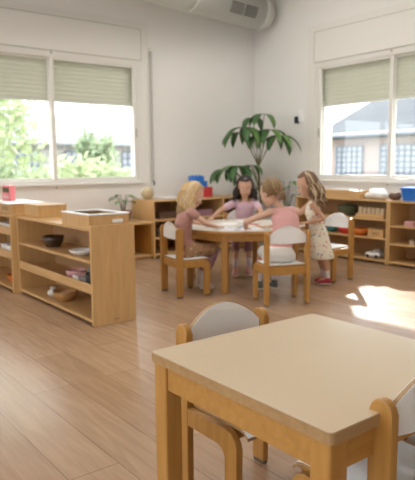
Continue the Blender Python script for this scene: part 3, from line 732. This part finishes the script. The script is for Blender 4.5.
def person(label, J, hairmat, skin='skin'):
    """J: dict of world joints"""
    root = thing('person', label, 'person', (*J['root'],0)); O = V((*J['root'],0))
    g = lambda k: V(J[k])-O
    f = V((*J['f'],0)).normalized(); r = f.cross(Z).normalized()
    b = MB()
    # torso
    pel,wai,che,sho,nec = g('pelvis'),g('waist'),g('chest'),g('shoulder'),g('neck')
    b.loft([(pel-V((0,0,.055)),.060,.050,r,f),(pel-V((0,0,.02)),.086,.066,r,f),(pel+V((0,0,.02)),.084,.064,r,f),(wai,.072,.056,r,f),(che,.082,.060,r,f),(che*.35+sho*.65,.086,.056,r,f),(sho,.066,.044,r,f),(sho*.5+nec*.5,.040,.034,r,f)],20)
    b.limb([sho-V((0,0,.01)),nec,nec*.4+g('head')*.6],[.036,.029,.028],14)
    for s in ('R','L'):
        S,E,W = g('sh'+s),g('el'+s),g('wr'+s)
        b.limb([sho*.6+S*.4,S,(S*.55+E*.45),E,(E*.6+W*.4),W],[.034,.031,.0255,.0215,.021,.0145],12)
        hd = g('hand'+s)
        hand(b,W,hd-W,J.get('hn'+s,(0,0,1)),(r if s=='L' else -r)*1.0,J.get('curl',.5))
        P,K,A,T_ = g('hip'+s),g('kn'+s),g('an'+s),g('toe'+s)
        b.limb([P,(P*.5+K*.5),K,(K*.65+A*.35),A],[.050,.045,.034,.032,.019],14)
        b.limb([A-V((0,0,.018)),(A*.4+T_*.6)-V((0,0,.0)),T_],[.022,.021,.016],12)
    hc = g('head'); R = rotm(J['face'], J.get('hup',(0,0,1)))
    el = lambda c,rr: b.ell(hc+R@V(c), rr, R)
    el((0,-.012,.020),(.073,.086,.080)); el((0,.018,-.035),(.053,.056,.060))
    for s in (-1,1):
        el((s*.029,.044,-.032),(.025,.024,.024)); el((s*.073,-.006,-.010),(.010,.020,.027)); el((s*.008,.0795,-.030),(.006,.007,.005))
        el((s*.028,.062,.018),(.018,.010,.006))
    el((0,.078,-.025),(.0095,.013,.010)); el((0,.071,-.008),(.007,.009,.020)); el((0,.048,-.082),(.021,.018,.015)); el((0,.066,-.055),(.020,.010,.010))
    b.build('body',skin,root,voxel=.0045,smit=2)
    for s in (-1,1):
        e = MB().ell(hc+R@V((s*.028,.0555,-.001)),(.0125,.0115,.0095),R,12).build('eye','eyew',root,True)
        MB().ell(hc+R@V((s*.028,.0645,-.001)),(.0058,.0035,.0058),R,10).build('iris','iris',e,True)
        MB().limb([hc+R@V((s*.014,.070,.017)),hc+R@V((s*.029,.070,.022)),hc+R@V((s*.043,.059,.017))],[.0022,.0028,.0018],6).build('eyebrow',hairmat,root,True)
    MB().ell(hc+R@V((0,.0735,-.052)),(.0165,.0065,.0035),R,12).ell(hc+R@V((0,.0725,-.0585)),(.014,.0065,.0040),R,12).build('lips','lip',root,True)
    return root, O, f, r, hc, R
def shoe(root, O, A, T_, m, sock=None):
    A = V(A)-O; T_ = V(T_)-O; d = V((T_.x-A.x,T_.y-A.y,0)).normalized(); s = d.cross(Z)
    z = min(A.z-.055, T_.z-.018); 
    heel = V((A.x,A.y,0))-d*.028; toe = V((T_.x,T_.y,0))+d*.012; L = (toe-heel).length; zz = max(z,.001) if T_.z < .06 else z
    b = MB(); b.loft([(heel+d*L*t+V((0,0,zz+h*.5)),w,h*.5,s,Z) for t,w,h in ((0,.014,.045),(.08,.026,.06),(.3,.029,.066),(.5,.031,.054),(.75,.034,.042),(.92,.027,.034),(1,.012,.022))],16)
    b.ell(A-V((0,0,.012)),(.026,.026,.026))
    o = b.build('shoe',m,root,voxel=.005,smit=2)
    MB().loft([(heel-d*.002+d*(L+.004)*t+V((0,0,zz+.0055)),w+.002,.005,s,Z) for t,w in ((0,.014),(.08,.026),(.3,.029),(.5,.031),(.75,.034),(.92,.027),(1,.012))],16).build('shoe_sole','tabwhite',o)
    if sock: MB().limb([A-V((0,0,.005)),A+(V(sock)-O-A).normalized()*.06],[.024,.027],14).build('sock','sock',root,True)
def hair(root, hc, R, m, length, n=230, gather=None, side_face=.55, spread=1.0, seed=1, rad=.0052, wave=.006, bodyf=None, wrap=.50, hi=None):
    """scalp cap plus strands that follow the skull and hang"""
    rnd = random.Random(seed); b2 = MB()
    b = MB(); b.ell((0,0,0),(1,1,1),n=28)
    dele = []
    for v in b.bm.verts:
        p = v.co.copy()
        if (p.y > .25 and p.z < .62-.0*p.y) and p.y > side_face-.25 or p.z < -.75: dele.append(v)
    bmesh.ops.delete(b.bm, geom=dele, context='VERTS')
    for v in b.bm.verts: v.co = hc+R@V((v.co.x*.0785, -.014+v.co.y*.091, .022+v.co.z*.086))
    ext = bmesh.ops.extrude_face_region(b.bm, geom=b.bm.faces[:])
    for v in [g_ for g_ in ext['geom'] if isinstance(g_, bmesh.types.BMVert)]: v.co += (v.co-hc).normalized()*.006
    for k in range(n):
        az = rnd.uniform(-1,1); phi = az*PI*wrap       # 0 = back of head, +-144 deg towards the temples
        outer = rnd.uniform(1.0,1.08)
        pts = []
        dirx,diry = math.sin(phi), -math.cos(phi)
        th_end = PI*.56
        if diry > .3: th_end = PI*.5
        for q in range(7):
            th = .12+(th_end-.12)*q/6
            sx = math.sin(th)*dirx; sy = math.sin(th)*diry+(.10*(1-q/6)); sz = math.cos(th)
            pts.append(hc+R@V((sx*.080*outer, -.014+sy*.092*outer, .022+sz*.087*outer)))
        rad_ = [rad*.8]+[rad]*6
        if gather is not None:
            gpt = hc+R@V(gather); last = pts[-1]
            for q in (1,2,3): pts.append(last.lerp(gpt, q/3)+V((rnd.uniform(-1,1),rnd.uniform(-1,1),rnd.uniform(-1,1)))*.006); rad_.append(rad)
        else:
            Lk = length*rnd.uniform(.75,1.05); p = pts[-1].copy(); out = (R@V((dirx,diry,0))); out.z = 0
            ph = rnd.uniform(0,6)
            if diry > .2: Lk *= .9
            for q in range(1,7):
                w = math.sin(ph+q*1.3)*wave
                p = p+V((0,0,-Lk/6))+out*.004*spread+V((w,-w,0))
                if bodyf is not None: p = p+bodyf*(.006)
                pts.append(p.copy()); rad_.append(rad*(1-.11*q))
        (b2 if hi and rnd.random() < .3 else b).limb(pts,rad_,5,False)
    o = b.build('hair',m,root,True)
    if hi: b2.build('painted_hair_highlight',hi,root,True)  # paler strands vary the hair and paint its rim light
    return o
def garment(name, m, root, rings, sleeves=(), voxel=.007, smit=3):
    b = MB(); b.loft(rings,24)
    for pts,rad in sleeves: b.limb(pts,rad,14)
    return b.build(name,m,root,voxel=voxel,smit=smit)

# girl 1 : blonde, seated on the left
J = dict(root=(2.79,3.86), f=(.98,-.2), pelvis=(2.765,3.865,.372), waist=(2.740,3.868,0.4600), chest=(2.745,3.865,0.5800), shoulder=(2.770,3.860,0.6750), neck=(2.795,3.856,0.7150),
  head=(2.840,3.852,0.8040), face=(.72,-.42,-.48), hup=(.5,-.1,.85),
  shR=(2.755,3.760,0.6720), elR=(2.845,3.690,0.5850), wrR=(3.000,3.745,.5445), handR=(3.06,3.765,.5405), shL=(2.795,3.956,0.6720), elL=(2.895,4.035,0.5850), wrL=(3.04,3.975,.5445), handL=(3.10,3.95,.5405),
  hipR=(2.775,3.815,.365), knR=(3.015,3.785,.352), anR=(2.925,3.845,.10), toeR=(2.985,3.80,.040), hipL=(2.79,3.915,.365), knL=(3.045,3.905,.352), anL=(2.97,3.955,.10), toeL=(3.035,3.94,.040))
p1,O,f,r,hc,R = person('blonde girl leaning over the left of the round table in a dusty rose top',J,'blond')
g = lambda k: V(J[k])-O
sl = []
for s in 'RL':
    S,E = g('sh'+s),g('el'+s); sl.append(([S*.8+g('shoulder')*.2,S,S*.72+E*.28],[.040,.042,.036]))
garment('blouse','rosetop',p1,[(g('pelvis')+Z*.03,.094,.075,r,f),(g('waist'),.082,.066,r,f),(g('chest'),.092,.069,r,f),(g('chest')*.35+g('shoulder')*.65,.094,.064,r,f),(g('shoulder')+Z*.002,.070,.050,r,f),(g('shoulder')*.6+g('neck')*.4,.042,.040,r,f)],sl)
b = MB(); b.loft([(g('pelvis')-Z*.062,.095,.078,r,f),(g('pelvis')-Z*.03,.104,.086,r,f),(g('pelvis')+Z*.02,.098,.080,r,f),(g('pelvis')+Z*.05,.088,.072,r,f)],20)
for s in 'RL':
    P,K = g('hip'+s),g('kn'+s); b.limb([P,P*.45+K*.55,P*.15+K*.85],[.058,.053,.047],14)
b.build('skirt','floral',p1,voxel=.007,smit=3)
b = MB()
for s in 'RL':
    K,A,P = g('kn'+s),g('an'+s),g('hip'+s); b.limb([P*.25+K*.75,K,K*.65+A*.35,A+(K-A)*.25],[.040,.039,.037,.029],14)
b.build('leggings','legging',p1,voxel=.006,smit=2)
for s in 'RL': shoe(p1,O,J['an'+s],J['toe'+s],'tanshoe',J['kn'+s])
hair(p1,hc,R,'blond',.20,320,seed=3,spread=.7,bodyf=V((-.5,.1,0)),wave=.013,hi='palehighlight')

# girl 2 : dark hair, behind the table
f0 = (-.66,-.75)
J = dict(root=(3.90,4.48), f=f0, pelvis=(3.915,4.495,.372), waist=(3.943,4.474,0.4600), chest=(3.928,4.454,0.5750), shoulder=(3.913,4.434,0.6650), neck=(3.903,4.424,0.7050),
  head=(3.883,4.399,0.8280), face=(-.60,-.70,-.30), hup=(-.2,-.2,.95),
  shR=(3.833,4.509,0.6680), elR=(3.62,4.485,.600), wrR=(3.445,4.385,.5445), handR=(3.385,4.35,.5405), shL=(3.993,4.364,0.6680), elL=(3.93,4.215,.590), wrL=(3.79,4.10,.5445), handL=(3.735,4.06,.5405),
  hipR=(3.87,4.525,.365), knR=(3.70,4.33,.352), anR=(3.545,4.155,.10), toeR=(3.49,4.09,.040), hipL=(3.94,4.455,.365), knL=(3.775,4.245,.352), anL=(3.66,4.09,.10), toeL=(3.61,4.03,.040))
p2,O,f,r,hc,R = person('dark-haired girl in a lilac T-shirt facing the camera behind the round table',J,'black','skin2')
g = lambda k: V(J[k])-O
sl = []
for s in 'RL':
    S,E = g('sh'+s),g('el'+s); sl.append(([S*.8+g('shoulder')*.2,S,S*.45+E*.55],[.042,.041,.036]))
garment('t_shirt','lilac',p2,[(g('pelvis')-Z*.03,.096,.080,r,f),(g('pelvis')+Z*.03,.094,.075,r,f),(g('waist'),.084,.068,r,f),(g('chest'),.094,.070,r,f),(g('chest')*.35+g('shoulder')*.65,.096,.064,r,f),(g('shoulder')+Z*.002,.072,.050,r,f),(g('shoulder')*.6+g('neck')*.4,.044,.040,r,f)],sl)
b = MB()
for s in 'RL':
    P,K,A = g('hip'+s),g('kn'+s),g('an'+s); b.limb([P,K,K*.55+A*.45],[.056,.041,.038],14)
b.build('leggings','legging',p2,voxel=.006,smit=2)
for s in 'RL': shoe(p2,O,J['an'+s],J['toe'+s],'pinkshoe',J['kn'+s])
hair(p2,hc,R,'black',.15,320,seed=5,spread=1.3,wave=.012,wrap=.6)

# girl 3 : pink top, back to the camera
J = dict(root=(3.18,3.20), f=(.38,.925), pelvis=(3.178,3.205,.372), waist=(3.204,3.197,0.4600), chest=(3.240,3.192,0.5800), shoulder=(3.240,3.219,0.6850), neck=(3.218,3.238,0.7250),
  head=(3.159,3.289,0.8320), face=(-.15,.93,-.32), hup=(0,.3,.95),
  shL=(3.137,3.262,0.6880), elL=(2.995,3.385,.610), wrL=(3.10,3.505,.5445), handL=(3.145,3.545,.5405), shR=(3.343,3.179,0.6880), elR=(3.419,3.317,0.6000), wrR=(3.345,3.475,.5445), handR=(3.325,3.535,.5405),
  hipL=(3.135,3.235,.365), knL=(3.225,3.455,.352), anL=(3.27,3.525,.10), toeL=(3.30,3.59,.040), hipR=(3.23,3.195,.365), knR=(3.345,3.415,.352), anR=(3.395,3.475,.10), toeR=(3.42,3.545,.040))
p3,O,f,r,hc,R = person('girl in a sleeveless pink top seated with her back to the camera, hair pinned up',J,'ltbrown')
g = lambda k: V(J[k])-O
garment('top','pinktop',p3,[(g('pelvis')+Z*.025,.094,.076,r,f),(g('waist'),.094,.070,r,f),(g('chest'),.108,.074,r,f),(g('chest')*.35+g('shoulder')*.65,.114,.066,r,f),(g('shoulder')+Z*.004,.080,.050,r,f),(g('shoulder')*.75+g('neck')*.25,.050,.044,r,f)],[([g('shL')*.62+g('shoulder')*.38,g('shoulder'),g('shR')*.62+g('shoulder')*.38],[.040,.041,.040])])
b = MB(); b.loft([(g('pelvis')-Z*.063,.115,.095,r,f),(g('pelvis')-Z*.045,.135,.112,r,f),(g('pelvis')-Z*.01,.130,.108,r,f),(g('pelvis')+Z*.03,.108,.088,r,f),(g('pelvis')+Z*.055,.092,.076,r,f)],24)
for s in 'RL':
    P,K = g('hip'+s),g('kn'+s); b.limb([P,P*.5+K*.5,P*.25+K*.75],[.060,.058,.054],14)
b.build('skirt','whiteskirt',p3,voxel=.007,smit=3)
for s in 'RL': shoe(p3,O,J['an'+s],J['toe'+s],'greyshoe',J['kn'+s])
hair(p3,hc,R,'ltbrown',.1,240,gather=(.0,-.095,-.055),seed=8,hi='midbrown')
b = MB(); rn = random.Random(4)
gp = hc+R@V((0,-.105,-.055))
for k in range(60):
    a = rn.uniform(0,6.28); c = rn.uniform(-1,1); q = V((math.cos(a)*.026,math.sin(a)*.02,c*.028))
    b.limb([gp+q, gp+V((q.y,-q.x,q.z*.6))*1.1, gp+V((-q.x*.6,-q.y,-q.z))*1.0+V((0,0,-.01))],[.006,.007,.004],5)
b.ell(gp,(.028,.026,.032)); b.build('hair_bun','ltbrown',p3,True)
bd = MB(); bd.lathe([(.03,-.005),(.034,0),(.03,.005)],n=16); 
for v in bd.bm.verts: v.co = hc+R@(Matrix.Rotation(PI/2,3,'X')@v.co+V((0,-.090,-.052)))
bd.build('hair_tie','legging',p3,True)

# girl 4 : standing in a cherry print dress
J = dict(root=(3.90,3.41), f=(-.75,.66), pelvis=(3.872,3.425,.455), waist=(3.858,3.432,.53), chest=(3.825,3.445,.625), shoulder=(3.814,3.437,0.7130), neck=(3.799,3.442,0.7530),
  head=(3.757,3.466,0.8760), face=(-.74,.60,-.30), hup=(-.2,.15,.95),
  shL=(3.741,3.373,0.7050), elL=(3.815,3.315,.590), wrL=(3.715,3.425,.5520), handL=(3.665,3.465,.5450), shR=(3.871,3.513,0.7050), elR=(3.835,3.625,.610), wrR=(3.715,3.665,.5445), handR=(3.655,3.685,.5405), 
  hipL=(3.845,3.385,.43), knL=(3.885,3.365,.25), anL=(3.925,3.355,.065), toeL=(3.865,3.405,.022), hipR=(3.905,3.455,.43), knR=(3.925,3.445,.25), anR=(3.965,3.43,.065), toeR=(3.905,3.48,.022))
p4,O,f,r,hc,R = person('girl standing at the right of the round table in a cream cherry print dress',J,'brown','skin2')
g = lambda k: V(J[k])-O
garment('dress','cherry',p4,[(V((3.895,3.415,.235))-O,.135,.120,r,f),(V((3.893,3.417,.26))-O,.136,.120,r,f),(g('pelvis')-Z*.06,.120,.100,r,f),(g('pelvis'),.104,.084,r,f),(g('waist'),.082,.066,r,f),(g('chest'),.090,.068,r,f),(g('chest')*.35+g('shoulder')*.65,.092,.062,r,f),(g('shoulder')+Z*.0,.068,.048,r,f)],[([g('shL')*.6+g('shoulder')*.4,g('shoulder'),g('shR')*.6+g('shoulder')*.4],[.037,.038,.037])])
for s in 'RL': shoe(p4,O,J['an'+s],J['toe'+s],'redshoe',J['kn'+s])
hair(p4,hc,R,'brown',.21,330,seed=11,spread=.5,bodyf=V((1.1,-.9,0)),wave=.012,hi='palehighlight')

# ------------------------------------------------------------------ outdoors
tag(MB().box(-60,60,YW+TH+.02,70,-.5,-.42).box(XW+TH+.02,70,-60,YW+TH+.02,-.5,-.42).build('yard_ground','ground',loc=(0,0,0)),kind='structure')
def facade_window(par, axis, a0,a1,z0,z1,c,out,nx,nz):
    """window with bars; out = direction (+/-1) of the face"""
    f = MB(); 
    if axis == 'y': f.box(c+min(out*.04,0),c+max(out*.04,0),a0,a1,z0,z1)
    else: f.box(a0,a1,c+min(out*.04,0),c+max(out*.04,0),z0,z1)
    w = f.build('facade_window','winlight',par)
    b = MB(); o0 = c+out*.045; o1 = c+out*.09; lo,hi = min(o0,o1),max(o0,o1)
    for i in range(nx+1):
        p = a0+(a1-a0)*i/nx
        if axis == 'y': b.box(lo,hi,p-.035,p+.035,z0,z1)
        else: b.box(p-.035,p+.035,lo,hi,z0,z1)
    for i in range(nz+1):
        z = z0+(z1-z0)*i/nz
        if axis == 'y': b.box(lo,hi,a0,a1,z-.03,z+.03)
        else: b.box(a0,a1,lo,hi,z-.03,z+.03)
    b.build('window_bars','bars',w)
# building beyond the right window
t = thing('house','pale pink building with barred windows and a blue-grey roof beyond the right window','building',(18,10,-.42))
MB().box(0,7,-16,5.6,0,2.55).build('wall','render',t)
for (a0,a1,nx) in ((-12,-8.6,14),(-7.6,-4.2,14),(-3.6,-.4,14),(.5,3.0,10),(3.8,5.0,5)): facade_window(t,'y',a0,a1,.35,2.12,-.001,-1,nx,9)
rf = MB(); rf.prism([(-.5,2.5),(3.6,4.25),(7.6,2.5),(7.6,2.4),(-.5,2.4)],'y',-16.4,6.0)
rf.build('roof','roof',t)
gt = MB().limb([(-.55,-16.4,2.52),(-.55,6.0,2.52)],[.07,.07],8,False).build('gutter','bars',t)
# cream porch post and beam just outside the right window
t = thing('porch_post','cream porch post and beam just outside the right window','post',(7.0,6.13,-.42))
MB().box(-.10,.10,-.10,.10,0,2.40,.01).build('post','cream',t); MB().box(-.12,.12,-.12,1.6,2.4003,2.62,.01).build('beam','cream',t)
# building beyond the left window
t = thing('house','low grey block building with a tiled roof beyond the left window','building',(10.2,24,-.42))
MB().box(-6,6,0,6,0,2.5).build('wall','brick',t)
for (a0,a1) in ((-5.2,-3.4),(-2.4,-.6),(.6,2.4),(3.4,5.2)): facade_window(t,'x',a0,a1,.9,2.1,-.001,-1,6,4)
rf = MB(); rf.prism([(-.6,2.45),(2.8,3.9),(6.6,2.45),(6.6,2.35),(-.6,2.35)],'x',-6.5,6.5); rf.build('roof','roof2',t)
MB().box(-2.2,-1.5,2.2,2.9,3.4,4.8).build('chimney','cream',t)
def tree(label, loc, h, crown, nleaf, m, seed, name='tree'):
    rn = random.Random(seed)
    t = thing(name,label,'tree' if name=='tree' else 'shrub',loc)
    if name == 'tree':
        MB().limb([(0,0,0),(.05,.02,h*.35),(0,.05,h*.7)],[.13,.10,.06],8).build('trunk','bark',t,True)
        for k in range(5):
            a = k*1.3; MB().limb([(0,.03,h*(.35+.06*k)),(math.cos(a)*crown[0]*.6,math.sin(a)*crown[1]*.6,h*(.55+.07*k))],[.05,.02],6).build('branch','bark',t,True)
    b = MB()
    blobs = [(rn.uniform(-1,1)*crown[0]*.7,rn.uniform(-1,1)*crown[1]*.7,rn.uniform(-1,1)*crown[2]*.7) for _ in range(16)]
    for k in range(nleaf):
        c = V(blobs[k%16])+V((rn.gauss(0,1)*crown[0]*.2,rn.gauss(0,1)*crown[1]*.2,rn.gauss(0,1)*crown[2]*.2))+V((0,0,h-crown[2] if name=='tree' else crown[2]))
        if c.z < .02: c.z = .05
        d = V((rn.uniform(-1,1),rn.uniform(-1,1),rn.uniform(-1,1))).normalized(); e = d.orthogonal().normalized(); s = rn.uniform(.07,.14)
        q = [b.bm.verts.new(c+d*s),b.bm.verts.new(c+e*s*.55),b.bm.verts.new(c-d*s),b.bm.verts.new(c-e*s*.55)]; b.bm.faces.new(q)
    b.build('foliage',m,t)
    return t
GZ = -.42
tree('pale leafy tree filling the left pane of the left window',(3.7,12.3,GZ),4.3,(1.2,1.1,1.5),2600,'leafout',1)
tree('second pale tree further left beyond the left window',(1.2,11.0,GZ),4.0,(1.1,1.0,1.6),2500,'leafout',6)
tree('slim tree right of the centre beyond the left window',(8.6,16.6,GZ),2.6,(.7,.7,.8),1300,'leafout2',2)
tree('distant green tree behind the block building',(5.2,20.0,GZ),3.2,(1.2,1.1,1.2),1800,'leafout2',3)
for k,(x,y,s,m) in enumerate(((5.1,14.2,.8,'leafout2'),(6.9,16.2,.7,'leafout'),(8.4,13.4,.7,'leafout'),(2.6,13.2,.8,'leafout2'),(6.1,11.4,.8,'leafout'))):
    tree(['round bush low in the left pane of the left window','pale bush left of centre beyond the left window','pale bush at the right jamb of the left window','mid green bush at the far left beyond the left window','nearest pale bush in the right pane of the left window'][k],(x,y,GZ),1.6,(1.25,.9,.66*s+.27),2600,m,20+k,'shrub')

# ------------------------------------------------------------------ light
sd = bpy.data.lights.new('sun','SUN'); sd.energy = 7.0; sd.angle = .02; sd.color = (1,.95,.86)
sd.color = (1,.98,.95); so = bpy.data.objects.new('sun', sd); COL.objects.link(so)
so.rotation_euler = V((-1.28,-1.26,-.94)).to_track_quat('-Z','Y').to_euler()
W = bpy.data.worlds.new('sky'); SC.world = W; W.use_nodes = True; N = W.node_tree.nodes; L = W.node_tree.links
bg = N['Background']; tc = N.new('ShaderNodeTexCoord'); mp = N.new('ShaderNodeMapping'); mp.inputs['Scale'].default_value = (1,1,3)
no = N.new('ShaderNodeTexNoise'); no.inputs['Scale'].default_value = 2.2; no.inputs['Detail'].default_value = 5
L.new(tc.outputs['Generated'], mp.inputs[0]); L.new(mp.outputs[0], no.inputs['Vector'])
cr = N.new('ShaderNodeValToRGB'); cr.color_ramp.elements[0].position = .35; cr.color_ramp.elements[1].position = .62
cr.color_ramp.elements[0].color = (.80,.87,1,1); cr.color_ramp.elements[1].color = (1,.99,.96,1)
L.new(no.outputs['Fac'], cr.inputs[0]); L.new(cr.outputs[0], bg.inputs[0]); bg.inputs[1].default_value = 2.3
def portal(loc, sx, sy, d):
    ld = bpy.data.lights.new('window_portal','AREA'); ld.shape = 'RECTANGLE'; ld.size = sx; ld.size_y = sy; ld.cycles.is_portal = True
    o = bpy.data.objects.new('window_portal', ld); COL.objects.link(o); o.location = loc; o.rotation_euler = V(d).to_track_quat('-Z','Y').to_euler()
vs = SC.view_settings; vs.view_transform = 'Standard'; vs.look = 'None'; vs.gamma = 1; vs.use_curve_mapping = False; vs.exposure = .9
